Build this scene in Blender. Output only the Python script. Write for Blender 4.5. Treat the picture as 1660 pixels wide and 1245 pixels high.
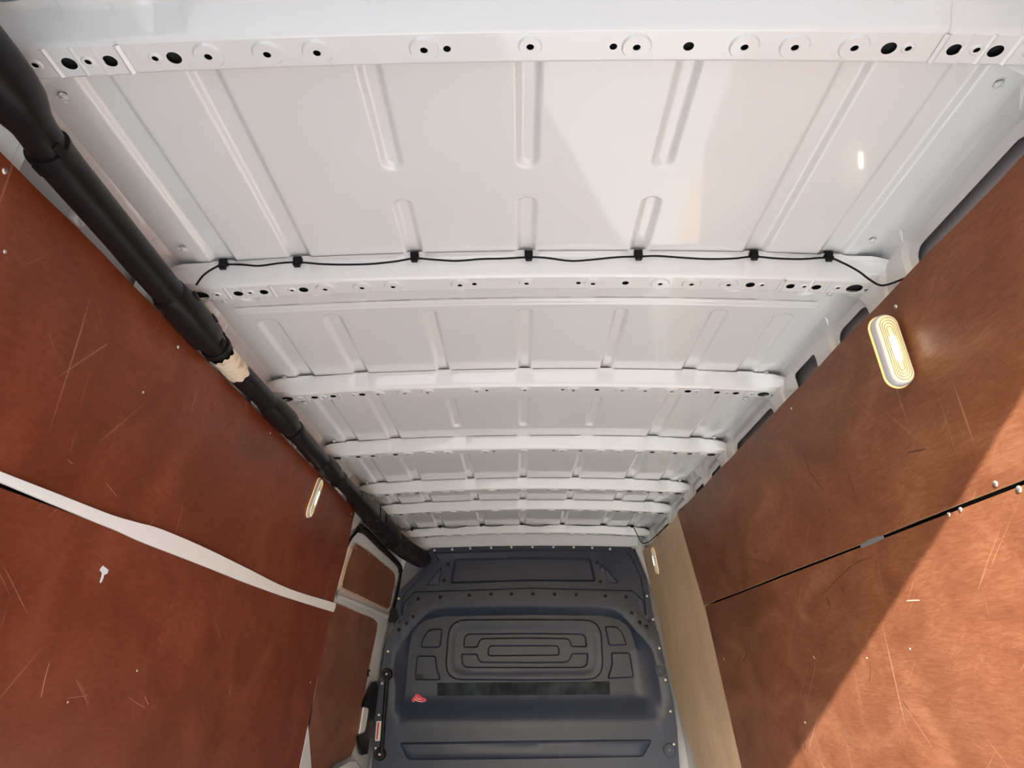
import bpy, bmesh, math, random
from math import sin, cos, pi, radians, sqrt, hypot, atan2
from mathutils import Vector, Matrix
from mathutils.geometry import delaunay_2d_cdt
random.seed(7)
for o in list(bpy.data.objects): bpy.data.objects.remove(o)
S = bpy.context.scene
COL = S.collection
CZ = 1.10                      # camera height above the load floor; z below is measured from the camera

# ------------------------------------------------------------------ camera
F, PITCH, YAW, ROLL, CX = 1150.0, radians(22.476), radians(.4524), radians(-.4025), -.022
def cam_axes():
    r = Vector((1, 0, 0)); w = Vector((0, cos(PITCH), sin(PITCH))); u = Vector((0, -sin(PITCH), cos(PITCH)))
    r, u = cos(ROLL)*r+sin(ROLL)*u, -sin(ROLL)*r+cos(ROLL)*u
    Z = Matrix.Rotation(YAW, 3, 'Z')
    return Z@r, Z@u, Z@w
CR, CU, CW = cam_axes()
CC = Vector((CX, 0, 0))
cd = bpy.data.cameras.new('camera'); cam = bpy.data.objects.new('camera', cd); COL.objects.link(cam)
cd.sensor_fit = 'HORIZONTAL'; cd.sensor_width = 36; cd.lens = F/1660*36; cd.clip_start = .01; cd.clip_end = 500
M = Matrix((( CR.x, CU.x, -CW.x, CX), (CR.y, CU.y, -CW.y, 0), (CR.z, CU.z, -CW.z, CZ), (0, 0, 0, 1)))
cam.matrix_world = M
S.camera = cam

# ------------------------------------------------------------------ light
wd = bpy.data.worlds.new('sky'); S.world = wd; wd.use_nodes = True
nt = wd.node_tree; nt.nodes.clear()
out = nt.nodes.new('ShaderNodeOutputWorld'); bg = nt.nodes.new('ShaderNodeBackground')
sky = nt.nodes.new('ShaderNodeTexSky'); sky.sky_type = 'NISHITA'; sky.sun_disc = False
SUN = Vector((.36, 1.0, -.43)).normalized()      # direction the sunlight travels
sky.sun_elevation = radians(24); sky.sun_rotation = atan2(-SUN.x, -SUN.y)
sky.air_density = 1.0; sky.dust_density = 1.5
bg.inputs['Strength'].default_value = .85
nt.links.new(sky.outputs[0], bg.inputs[0]); nt.links.new(bg.outputs[0], out.inputs[0])
sd = bpy.data.lights.new('sun', 'SUN'); sun = bpy.data.objects.new('sun', sd); COL.objects.link(sun)
sd.energy = 27.5; sd.angle = radians(.6); sd.color = (1, .97, .92)
sun.rotation_euler = SUN.to_track_quat('-Z', 'Y').to_euler(); sun.location = (-4, -6, 5)
S.view_settings.view_transform = 'Standard'; S.view_settings.look = 'None'
S.view_settings.gamma = 1; S.view_settings.use_curve_mapping = False
S.view_settings.exposure = .0

# ------------------------------------------------------------------ pixel -> place
def ray(u, v): return CR*((u-830)/F)-CU*((v-622.5)/F)+CW
def onY(u, v, y): d = ray(u, v); return CC+d*(y/d.y)
def onZ(u, v, z): d = ray(u, v); return CC+d*(z/d.z)
def onX(u, v, x): d = ray(u, v); return CC+d*((x-CX)/d.x)
def onP(u, v, p0, n):
    d = ray(u, v); return CC+d*((Vector(p0)-CC).dot(n)/d.dot(n))
PR = [(.70, .716), (.28, .790), (-.35, .860), (-1.1, .94)]      # right lining: (z, x)
PL = [(.67, -.722), (.27, -.794), (-.32, -.852), (-1.1, -.93)]  # left lining
def prof(P, z):
    for (z0, x0), (z1, x1) in zip(P, P[1:]):
        if z >= z1 or z1 == P[-1][0]: return x0+(x1-x0)*(z0-z)/(z0-z1)
def onwall(P, u, v, off=0):
    s = 1 if P is PR else -1
    for (z0, x0), (z1, x1) in zip(P, P[1:]):
        n = Vector((z0-z1, 0, x1-x0)); p = onP(u, v, (x0+s*off, 0, z0), n)
        if p.z >= z1: return p
    return p
def wnormal(P, z):                     # points into the van
    for (z0, x0), (z1, x1) in zip(P, P[1:]):
        if z >= z1 or z1 == P[-1][0]:
            n = Vector((z0-z1, 0, x1-x0)).normalized()
            return -n if P is PR else (n if n.x > 0 else -n)

# ------------------------------------------------------------------ helpers
def lk(o): COL.objects.link(o); return o
ORG = {}
def mkmesh(name, V, Fc, mats, fm=None, smooth=None):
    me = bpy.data.meshes.new(name)
    me.from_pydata([tuple(v) for v in V], [], [tuple(f) for f in Fc])
    for m in (mats if isinstance(mats, (list, tuple)) else [mats]): me.materials.append(m)
    if fm: me.polygons.foreach_set('material_index', fm)
    bm = bmesh.new(); bm.from_mesh(me)
    bmesh.ops.recalc_face_normals(bm, faces=bm.faces)
    bm.to_mesh(me); bm.free()
    if smooth is not None:
        me.polygons.foreach_set('use_smooth', [True]*len(me.polygons))
        me.set_sharp_from_angle(angle=radians(smooth))
    me.update()
    return me
def mk(name, V, Fc, mats, parent=None, fm=None, smooth=None, org=None):
    """mesh object; V in van coordinates (z from camera); org = its origin"""
    V = [Vector(v) for v in V]
    if org is None:
        lo = Vector([min(v[i] for v in V) for i in range(3)]); hi = Vector([max(v[i] for v in V) for i in range(3)])
        org = Vector(((lo.x+hi.x)/2, (lo.y+hi.y)/2, lo.z))
    org = Vector(org)
    me = mkmesh(name, [v-org for v in V], Fc, mats, fm, smooth)
    o = bpy.data.objects.new(name, me); lk(o)
    place(o, org, parent); return o
def place(o, org, parent=None):
    w = Vector(org)+Vector((0, 0, CZ)); ORG[o.name] = w
    if parent: o.parent = parent; o.location = w-ORG[parent.name]
    else: o.location = w
def empty(name, org):
    o = bpy.data.objects.new(name, None); o.empty_display_size = .05; lk(o); place(o, org); return o
def tag(o, label, cat, group=None):
    o['label'] = label; o['category'] = cat
    if group: o['group'] = group
    return o
def struct(o, label=None):
    o['kind'] = 'structure'
    if label: o['label'] = label
    return o
class MB:
    def __init__(s): s.V = []; s.F = []; s.m = []
    def add(s, V, Fc, m=0):
        b = len(s.V); s.V += [Vector(v) for v in V]; s.F += [tuple(i+b for i in f) for f in Fc]; s.m += [m]*len(Fc); return s
    def box(s, a, b, m=0):
        x0, y0, z0 = a; x1, y1, z1 = b
        return s.add([(x0,y0,z0),(x1,y0,z0),(x1,y1,z0),(x0,y1,z0),(x0,y0,z1),(x1,y0,z1),(x1,y1,z1),(x0,y1,z1)],
              [(0,3,2,1),(4,5,6,7),(0,1,5,4),(1,2,6,5),(2,3,7,6),(3,0,4,7)], m)
    def loft(s, rings, caps=True, m=0, closed=True):
        n = len(rings[0]); V = [p for r in rings for p in r]; Fc = []
        for i in range(len(rings)-1):
            for j in range(n if closed else n-1):
                k = (j+1) % n; Fc.append((i*n+j, i*n+k, (i+1)*n+k, (i+1)*n+j))
        if caps and closed: Fc += [tuple(range(n)), tuple(range((len(rings)-1)*n, len(rings)*n))]
        return s.add(V, Fc, m)
    def tube(s, pts, r, n=10, m=0):
        pts = [Vector(p) for p in pts]; rings = []; up = Vector((0, 0, 1))
        for i, p in enumerate(pts):
            t = (pts[min(i+1, len(pts)-1)]-pts[max(i-1, 0)]).normalized()
            if abs(t.dot(up)) > .95: up = Vector((1, 0, 0))
            a = t.cross(up).normalized(); b = t.cross(a).normalized(); rr = r[i] if isinstance(r, (list, tuple)) else r
            rings.append([p+a*(rr*cos(2*pi*k/n))+b*(rr*sin(2*pi*k/n)) for k in range(n)])
        return s.loft(rings, True, m)
    def prism(s, poly, d, m=0, ms=None):
        """poly: 3-D points, d: extrusion vector"""
        n = len(poly); d = Vector(d); V = [Vector(p) for p in poly]; V += [p+d for p in V]
        s.add(V, [tuple(range(n)), tuple(range(2*n-1, n-1, -1))], m)
        b = len(s.V)-2*n
        for i in range(n):
            s.F.append((b+i, b+(i+1) % n, b+n+(i+1) % n, b+n+i)); s.m.append(m if ms is None else ms)
        return s
    def build(s, name, mats, parent=None, smooth=None, org=None):
        return mk(name, s.V, s.F, mats, parent, s.m, smooth, org)
def copyobj(o, parent=None, loc=None):
    c = o.copy(); lk(c)
    if parent: c.parent = parent
    if loc is not None: c.location = loc
    return c
def spline(P, n=6):
    P = [Vector(p) for p in P]; out = []
    for i in range(len(P)-1):
        a, b, c, d = P[max(i-1, 0)], P[i], P[i+1], P[min(i+2, len(P)-1)]
        for k in range(n):
            t = k/n
            out.append(.5*((2*b)+(c-a)*t+(2*a-5*b+4*c-d)*t*t+(3*b-a-3*c+d)*t**3))
    return out+[P[-1]]
def inside(p, poly):
    x, y = p; c = False; j = len(poly)-1
    for i in range(len(poly)):
        xi, yi = poly[i]; xj, yj = poly[j]
        if (yi > y) != (yj > y) and x < (xj-xi)*(y-yi)/(yj-yi)+xi: c = not c
        j = i
    return c
def area(P): return .5*sum(P[i][0]*P[(i+1) % len(P)][1]-P[(i+1) % len(P)][0]*P[i][1] for i in range(len(P)))
def offset(P, d):
    """polygon offset, positive = inwards"""
    if area(P) < 0: P = P[::-1]
    n = len(P); out = []
    for i in range(n):
        a, b, c = Vector(P[i-1]), Vector(P[i]), Vector(P[(i+1) % n])
        e1 = (b-a).normalized(); e2 = (c-b).normalized()
        n1 = Vector((-e1.y, e1.x)); n2 = Vector((-e2.y, e2.x)); m = n1+n2
        if m.length < 1e-6: m = n1.copy()
        m.normalize(); k = max(.22, m.dot(n1)); q = b+m*(d/k); out.append((q.x, q.y))
    return out
def fillet(P, r, n=5):
    out = []; N = len(P)
    for i in range(N):
        a, b, c = Vector(P[i-1]), Vector(P[i]), Vector(P[(i+1) % N]); rr = r[i] if isinstance(r, (list, tuple)) else r
        l1 = (a-b).length; l2 = (c-b).length; e1 = (a-b)/l1; e2 = (c-b)/l2
        t = min(rr, l1*.48, l2*.48)
        if t < 1e-5: out.append((b.x, b.y)); continue
        p, q = b+e1*t, b+e2*t
        for k in range(n+1):
            s = k/n; v = (1-s)**2*p+2*s*(1-s)*b+s*s*q; out.append((v.x, v.y))
    return out
def circle(x, y, r, n=16, ry=None): return [(x+r*cos(2*pi*k/n), y+(ry or r)*sin(2*pi*k/n)) for k in range(n)]
def pressed(outline, loops, grid=None, skip=None):
    """sheet with pressed loops.  loops: (poly, depth, hole).  returns 2-D verts, depth per vert, tris"""
    V = []; E = []; D = []
    def addloop(P, d):
        b = len(V)
        for p in P: V.append(Vector(p)); D.append(d)
        for i in range(len(P)): E.append((b+i, b+(i+1) % len(P)))
    addloop(outline, 0)
    for P, d, h in loops: addloop(P, d)
    if grid:
        xs = [p[0] for p in outline]; ys = [p[1] for p in outline]
        gx, gy = grid; near = min(gx, gy)*.35
        segs = [(V[a], V[b]) for a, b in E]
        x = min(xs)+gx/2
        while x < max(xs):
            y = min(ys)+gy/2
            while y < max(ys):
                if inside((x, y), outline) and not (skip and inside((x, y), skip[0]) and not inside((x, y), skip[1])):
                    ok = True
                    for a, b in segs:
                        ex, ey = b.x-a.x, b.y-a.y; l2 = ex*ex+ey*ey or 1e-12
                        t = max(0, min(1, ((x-a.x)*ex+(y-a.y)*ey)/l2))
                        if abs(x-a.x-t*ex) < near and abs(y-a.y-t*ey) < near: ok = False; break
                    if ok:
                        d = 0
                        for P, dp, h in loops:
                            if inside((x, y), P): d = dp
                        V.append(Vector((x, y))); D.append(d)
                y += gy
            x += gx
    r = delaunay_2d_cdt(V, E, [], 0, 1e-6)
    ov, of, orig = r[0], r[2], r[3]
    dd = [D[o[0]] if o else 0 for o in orig]
    holes = [P for P, d, h in loops if h]
    tris = []
    for f in of:
        c = ((ov[f[0]].x+ov[f[1]].x+ov[f[2]].x)/3, (ov[f[0]].y+ov[f[1]].y+ov[f[2]].y)/3)
        if not inside(c, outline) or any(inside(c, P) for P in holes): continue
        tris.append(tuple(f))
    return ov, dd, tris

# ------------------------------------------------------------------ materials
def mat(name, col=(.8, .8, .8), rough=.5, metal=0, coat=0, coat_r=.1, spec=.5):
    m = bpy.data.materials.new(name); m.use_nodes = True
    b = m.node_tree.nodes['Principled BSDF']
    b.inputs['Base Color'].default_value = (*col, 1); b.inputs['Roughness'].default_value = rough
    b.inputs['Metallic'].default_value = metal; b.inputs['Coat Weight'].default_value = coat; b.inputs['Coat Roughness'].default_value = coat_r
    b.inputs['Specular IOR Level'].default_value = spec
    return m
def N(m, t, **k):
    n = m.node_tree.nodes.new(t)
    for a, b in k.items():
        if a in n.inputs: n.inputs[a].default_value = b
        else: setattr(n, a, b)
    return n
def L(m, a, b): m.node_tree.links.new(a, b)
def bsdf(m): return m.node_tree.nodes['Principled BSDF']
def ramp(m, stops):
    r = N(m, 'ShaderNodeValToRGB'); e = r.color_ramp.elements
    while len(e) < len(stops): e.new(.5)
    for x, (p, c) in zip(e, stops): x.position = p; x.color = (*c, 1) if len(c) == 3 else c
    return r
def paint(name, col, rough=.22):
    m = mat(name, col, .4, coat=1.0, coat_r=.035)
    tc = N(m, 'ShaderNodeTexCoord'); n1 = N(m, 'ShaderNodeTexNoise', Scale=3.0, Detail=4.0)
    L(m, tc.outputs['Object'], n1.inputs['Vector'])
    r = ramp(m, [(.3, tuple(c*.96 for c in col)), (.7, col)]); L(m, n1.outputs['Fac'], r.inputs[0]); L(m, r.outputs[0], bsdf(m).inputs['Base Color'])
    bp = N(m, 'ShaderNodeBump', Strength=.015, Distance=.01); L(m, n1.outputs['Fac'], bp.inputs['Height']); L(m, bp.outputs[0], bsdf(m).inputs['Normal'])
    return m
WHITE = paint('white_paint', (.785, .80, .79))
WHITE2 = paint('white_paint_satin', (.755, .775, .775), .4)
DARK = mat('dark_cavity', (.09, .092, .10), .7)
INNERGREY = mat('grey_primer_inside', (.46, .47, .50), .6)
def ply(name, c0, c1, c2, rough, gscale=(1, 6, 6), scratch=(.5, .3, .18), sc_amt=.5, rot=0):
    m = mat(name, c1, rough, coat=.04, coat_r=.22, spec=.28)
    tc = N(m, 'ShaderNodeTexCoord')
    mp = N(m, 'ShaderNodeMapping'); mp.inputs['Scale'].default_value = gscale; mp.inputs['Rotation'].default_value = (radians(rot), 0, 0); L(m, tc.outputs['Object'], mp.inputs[0])
    fig = N(m, 'ShaderNodeTexNoise', Scale=1.3, Detail=5.0, Roughness=.55, Distortion=1.2); L(m, mp.outputs[0], fig.inputs['Vector'])
    mp2 = N(m, 'ShaderNodeMapping'); mp2.inputs['Scale'].default_value = (gscale[0]*30, gscale[1]*12, gscale[2]*45); mp2.inputs['Rotation'].default_value = (radians(rot), 0, 0); L(m, tc.outputs['Object'], mp2.inputs[0])
    # bend the fine grain along the figure
    vm = N(m, 'ShaderNodeVectorMath', operation='MULTIPLY_ADD'); L(m, fig.outputs['Color'], vm.inputs[0]); vm.inputs[1].default_value = (7, 7, 7); L(m, mp2.outputs[0], vm.inputs[2])
    fine = N(m, 'ShaderNodeTexNoise', Scale=1.0, Detail=6.0, Roughness=.7); L(m, vm.outputs[0], fine.inputs['Vector'])
    blot = N(m, 'ShaderNodeTexNoise', Scale=2.6, Detail=3.0); L(m, tc.outputs['Object'], blot.inputs['Vector'])
    a = N(m, 'ShaderNodeMath', operation='MULTIPLY_ADD'); L(m, fig.outputs['Fac'], a.inputs[0]); a.inputs[1].default_value = .55
    b_ = N(m, 'ShaderNodeMath', operation='MULTIPLY'); L(m, fine.outputs['Fac'], b_.inputs[0]); b_.inputs[1].default_value = .45; L(m, b_.outputs[0], a.inputs[2])
    r = ramp(m, [(.34, c0), (.5, c1), (.66, c2)]); L(m, a.outputs[0], r.inputs[0])
    r2 = ramp(m, [(.3, (.86, .86, .86)), (.7, (1.12, 1.1, 1.08))]); L(m, blot.outputs['Fac'], r2.inputs[0])
    mx = N(m, 'ShaderNodeMix', data_type='RGBA', blend_type='MULTIPLY'); mx.inputs[0].default_value = 1; L(m, r.outputs[0], mx.inputs[6]); L(m, r2.outputs[0], mx.inputs[7])
    # fine hair scratches: stretched noise, two directions
    cur = mx.outputs[2]
    for ang, sc, thr in ((35, (14, 3, 120), .70), (-50, (10, 2.5, 90), .71), (80, (12, 2, 100), .715)):
        mq = N(m, 'ShaderNodeMapping'); mq.inputs['Rotation'].default_value = (radians(ang), 0, 0); L(m, tc.outputs['Object'], mq.inputs[0])
        ms = N(m, 'ShaderNodeMapping'); ms.inputs['Scale'].default_value = sc; L(m, mq.outputs[0], ms.inputs[0])
        ns = N(m, 'ShaderNodeTexNoise', Scale=1.0, Detail=2.0, Roughness=.5, Distortion=.4); L(m, ms.outputs[0], ns.inputs['Vector'])
        rs = ramp(m, [(thr, (0, 0, 0)), (thr+.05, (1, 1, 1))]); L(m, ns.outputs['Fac'], rs.inputs[0])
        f = N(m, 'ShaderNodeMath', operation='MULTIPLY'); L(m, rs.outputs[0], f.inputs[0]); f.inputs[1].default_value = sc_amt
        m2 = N(m, 'ShaderNodeMix', data_type='RGBA'); L(m, f.outputs[0], m2.inputs[0]); L(m, cur, m2.inputs[6]); m2.inputs[7].default_value = (*scratch, 1); cur = m2.outputs[2]
    L(m, cur, bsdf(m).inputs['Base Color'])
    bp = N(m, 'ShaderNodeBump', Strength=.12, Distance=.002); L(m, fine.outputs['Fac'], bp.inputs['Height']); L(m, bp.outputs[0], bsdf(m).inputs['Normal'])
    rr = ramp(m, [(.3, (rough*.85,)*3), (.7, (min(1, rough*1.2),)*3)]); L(m, blot.outputs['Fac'], rr.inputs[0]); L(m, rr.outputs[0], bsdf(m).inputs['Roughness'])
    return m
PLY = ply('brown_film_plywood', (.115, .037, .017), (.168, .063, .030), (.240, .104, .055), .40, (1, 2.2, 4.5), sc_amt=.28)
PLYL = ply('brown_film_plywood_scuffed', (.110, .023, .008), (.155, .034, .012), (.205, .053, .022), .40, (1, 3.0, 3.0), rot=35, sc_amt=.28)
PALE = ply('pale_plywood', (.50, .36, .235), (.58, .43, .285), (.64, .48, .32), .5, (1, 5, 1.5), (.12, .08, .05), .7)
PLYEDGE = mat('plywood_edge', (.50, .36, .22), .8)
BLACK = mat('black_plastic', (.006, .006, .007), .40, spec=.2)
BLACK2 = mat('black_rubber', (.006, .006, .007), .55, spec=.2)
def navy():
    m = mat('navy_grey_plastic', (.040, .047, .066), .40, spec=.28)
    tc = N(m, 'ShaderNodeTexCoord'); n = N(m, 'ShaderNodeTexNoise', Scale=5.0, Detail=5.0); L(m, tc.outputs['Object'], n.inputs['Vector'])
    r = ramp(m, [(.3, (.023, .031, .053)), (.7, (.030, .040, .066))]); L(m, n.outputs['Fac'], r.inputs[0]); L(m, r.outputs[0], bsdf(m).inputs['Base Color'])
    g = N(m, 'ShaderNodeTexNoise', Scale=900.0, Detail=1.0); L(m, tc.outputs['Object'], g.inputs['Vector'])
    bp = N(m, 'ShaderNodeBump', Strength=.12, Distance=.0006); L(m, g.outputs['Fac'], bp.inputs['Height']); L(m, bp.outputs[0], bsdf(m).inputs['Normal'])
    return m
NAVY = navy()
SCREW = mat('zinc_screw', (.62, .60, .56), .35, metal=.9)
PVC = mat('white_pvc', (.74, .73, .71), .45)

# ================================================================== roof
KA = .040; ZS = .825; ZB = .784
BOWS = [.709, 1.328, 1.941, 2.552, 3.155, 3.575, 4.21]
BX = [0, .234, -.234, .474, -.474, .633, -.633]
BW = {0: .0215, .234: .0205, .474: .026, .633: .029}
YSEAM = 1.490
Y0, Y1 = .20, 4.46
beads = []
for x in BX:
    w = BW[abs(x)]; inner = abs(x) < .3
    if inner:
        beads += [(x, -.3, 1.005, w), (x, 1.085, 1.40, w), (x, 1.518, 2.0, w), (x, 2.105, 2.385, w*.95), (x, 2.60, 5, w)]
    elif abs(x) < .5:
        beads += [(x, -.3, 1.43, w), (x, 1.518, 2.0, w), (x, 2.0, 5, w)]
    else:
        beads += [(x, -.3, 1.44, w), (x, 1.528, 5, w)]
def sstep(t): t = max(0, min(1, t)); return t*t*(3-2*t)
def skin(x, y):
    z = ZS-KA*x*x
    for bx, a, b, w in beads:
        if abs(x-bx) > w: continue
        yy = min(max(y, a+w), b-w); d = hypot(x-bx, y-yy)
        if d < w: z += .0085*sstep((w-d)/.0125)
    return z
def axis(lo, hi, coarse, fine, spots, rad):
    out = [lo]; t = lo
    while t < hi-1e-6:
        st = fine if any(abs(t-s) < rad for s in spots) else coarse
        nxt = [s-rad for s in spots if s-rad > t+1e-6]
        if nxt and st == coarse: st = min(st, min(nxt)-t+1e-4)
        t = min(hi, t+st); out.append(t)
    return out
XE = .686
ceiling = empty('ceiling', (0, 2.3, .80)); struct(ceiling)
def roof_sheet(ya, yb, lip):
    xs = axis(-XE, XE, .02, .0026, BX, .031)
    ends = [e for b in beads for e in (b[1]+.012, b[2]-.012) if ya < e < yb]
    ys = axis(ya, yb, .03, .0035, ends+([yb-.004] if lip == 1 else []), .02)
    V = []
    for y in ys:
        for x in xs:
            z = skin(x, y)
            if lip == 1: z += -.0028*sstep((y-(yb-.022))/.012)-.002*sstep((y-(yb-.006))/.006)
            V.append((x, y, z))
    n = len(xs); Fc = [(j*n+i, j*n+i+1, (j+1)*n+i+1, (j+1)*n+i) for j in range(len(ys)-1) for i in range(n-1)]
    return mk('roof_sheet', V, Fc, WHITE, ceiling, smooth=35)
roof_sheet(Y0, YSEAM, 1)
roof_sheet(YSEAM-.03, Y1, 0)
# unseen cover added above the roof sheets to keep daylight out
mb = MB(); n = 12
rin = [Vector((-.98+1.96*i/n, Y0, .885-.05*((-.98+1.96*i/n)/.98)**2)) for i in range(n+1)]
mb.loft([rin, [p+Vector((0, Y1-Y0+.1, 0)) for p in rin]], False, closed=False)
mb.build('roof_light_block', DARK, ceiling, 40)

# ------------------------------------------------------------------ roof bows
PY = [(-.064, .0388), (-.051, .0378), (-.0465, .0345), (-.031, .0062), (-.0275, .0018), (-.023, 0)]
PF = [(.0225, 0), (.0265, .0018), (.0295, .0062), (.045, .0345), (.049, .0378), (.060, .0388)]
def bow_pt(x, y, d, drop=0):
    return (x, y, ZB-KA*x*x+d-drop)
def bow_section(x0, x1, holes, pads, drop, flare=0):
    """underside with holes and pads, rear and front faces"""
    mbx = MB(); loops = []
    for (hx, hy, r) in holes: loops.append((circle(hx, hy, r, 20), 0, True))
    for (px, py, r, hr, dz) in pads:
        loops += [(circle(px, py, r, 24), 0, False), (circle(px, py, r-.0022, 24), -dz, False), (circle(px, py, hr+.0006, 14), -dz, False), (circle(px, py, hr, 14), -dz+.0012, True)]
    nx = max(4, int((x1-x0)/.03)); xs = [x0+(x1-x0)*i/nx for i in range(nx+1)]
    ya, yb = PY[-1][0], PF[0][0]
    outl = [(x, ya) for x in xs]+[(x, yb) for x in xs[::-1]]
    ov, dd, tr = pressed(outl, loops, (.03, .012))
    mbx.add([bow_pt(p.x, p.y, d, drop) for p, d in zip(ov, dd)], tr)
    fx = sorted(set([round(x, 5) for x in xs]+[round(b+s, 5) for b in BX for s in (-.026, -.019, .019, .026) if x0 < b+s < x1]))
    def row(P, rear):
        rows = []
        for x in fx:
            k = 0
            for b in BX:
                k = max(k, 1-sstep((abs(x-b)-.019)/.007))
            if not rear: k = 0
            e = sstep((abs(x)-.685)/.05)*flare; r = []
            for i, (y, d) in enumerate(P):
                sg = -1 if rear else 1
                if rear and i in (0, 1, 2): y2 = y+(.000, .0012, .0012)[i]*k; d2 = d+(.0035, .003, .0005)[i]*k
                else: y2, d2 = y, d
                d2 *= 1-.55*sstep((abs(x)-.690)/.052)*flare
                if (i < 4 and rear) or (i > 1 and not rear): y2 += sg*.022*e*(1 if i in (0, 1, 2, 3, 4, 5) else 1)
                r.append(bow_pt(x, y2, d2, drop))
            rows.append(r)
        return rows
    for P, rear in ((PY, True), (PF, False)):
        rows = row(P, rear); mbx.loft(rows, False, closed=False)
    return mbx
sym = lambda L_: [(s*x, y, *r) for (x, y, *r) in L_ for s in (1, -1)]
c_holes = sym([(.48, .002, .0098), (.112, .001, .0052)])+[(.213, .001, .0072)]
c_pads = sym([(.433, 0, .0205, .005, .0038), (.354, 0, .0205, .005, .0038), (.287, 0, .0205, .005, .0038), (.143, 0, .0205, .005, .0038), (.505, .001, .0095, .0042, .0018)])+[(0, -.002, .0165, .005, .0034)]
e_holes = [(.62, .002, .0098), (.565, .001, .0092), (.700, .002, .0165), (.727, .006, .0042)]
e_pads = [(.665, .001, .0100, .0042, .0018), (.594, 0, .0095, .0042, .0018)]
cm = bow_section(-.552, .552, c_holes, c_pads, 0)
cme = mkmesh('roof_bow', cm.V, cm.F, WHITE, smooth=32)
em = bow_section(.545, .742, e_holes, e_pads, .0016, 1)
# raised ribs and lip on the bracket
for rx, dr in ((.5455, .0026), (.578, .0012), (.606, .0014), (.642, .0022)):
    w = .003
    ys = [PY[-1][0]-.001, PF[0][0]+.001]
    em.add([bow_pt(rx-w*1.6, ys[0], -.0012), bow_pt(rx, ys[0], -.0012-dr), bow_pt(rx+w*1.6, ys[0], -.0012), bow_pt(rx-w*1.6, ys[1], -.0012), bow_pt(rx, ys[1], -.0012-dr), bow_pt(rx+w*1.6, ys[1], -.0012)], [(0, 1, 4, 3), (1, 2, 5, 4)])
eme = mkmesh('end_bracket', em.V, em.F, WHITE, smooth=32)
eml = mkmesh('end_bracket', [(-v.x, v.y, v.z) for v in em.V], [f[::-1] for f in em.F], WHITE, smooth=32)
tabm = MB()
for b in BX[:5]:
    tabm.add([bow_pt(b+x, -.0515+y, .0415) for x, y in circle(0, 0, .0032, 10)], [tuple(range(10))])
# added black filler inside the bow, stands in for shade in the holes
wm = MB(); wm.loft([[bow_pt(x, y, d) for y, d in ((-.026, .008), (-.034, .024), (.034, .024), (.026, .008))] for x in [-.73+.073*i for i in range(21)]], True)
HOLESHADE = mkmesh('hole_shade', wm.V, wm.F, mat('hole_shade_black', (.012, .012, .012), .9))
for y0 in BOWS:
    o = bpy.data.objects.new('roof_bow', cme); lk(o); place(o, (0, y0, 0), ceiling)
    o['label'] = 'white pressed steel roof bow with round holes'
    wb = bpy.data.objects.new('hole_shade', HOLESHADE); lk(wb); place(wb, (0, y0, 0), o)
    for me in (eme, eml):
        e = bpy.data.objects.new('end_bracket', me); lk(e); place(e, (0, y0, 0), o)
    t = bpy.data.objects.new('flange_hole', mkmesh('flange_hole', tabm.V, tabm.F, DARK)) if y0 == BOWS[0] else copyobj(t)
    if y0 == BOWS[0]: lk(t)
    place(t, (0, y0, 0), o)

# ================================================================== side walls
PB = [(.672, .8095), (.700, .8080), (.7265, .8058), (.7335, .8005), (.7375, .790), (.7425, .745), (.748, .690), (.757, .62), (.775, .50)]
SB = [0]
for a, b in zip(PB, PB[1:]): SB.append(SB[-1]+hypot(a[0]-b[0], a[1]-b[1]))
def body(s, out):
    for i in range(len(SB)-1):
        if s <= SB[i+1] or i == len(SB)-2:
            t = (s-SB[i])/(SB[i+1]-SB[i]); a, b = PB[i], PB[i+1]
            dx, dz = b[0]-a[0], b[1]-a[1]; l = hypot(dx, dz)
            nx, nz = -dz/l, dx/l                     # outward
            return a[0]+dx*t+nx*out, a[1]+dz*t+nz*out
def s_of(z):
    for i in range(len(SB)-1):
        if PB[i][1] >= z >= PB[i+1][1]: return SB[i]+(SB[i+1]-SB[i])*(PB[i][1]-z)/(PB[i][1]-PB[i+1][1])
OPEN = [(.845, 1.182, .758, .035), (1.385, 1.545, .758, .035), (1.66, 1.80, .764, .012), (2.025, 2.415, .756, .03), (2.61, 2.775, .747, .02), (2.905, 3.05, .747, .02),
        (3.215, 3.45, .738, .02), (3.645, 4.02, .735, .03), (4.235, 4.41, .735, .02), (.45, .60, .75, .03)]
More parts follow.
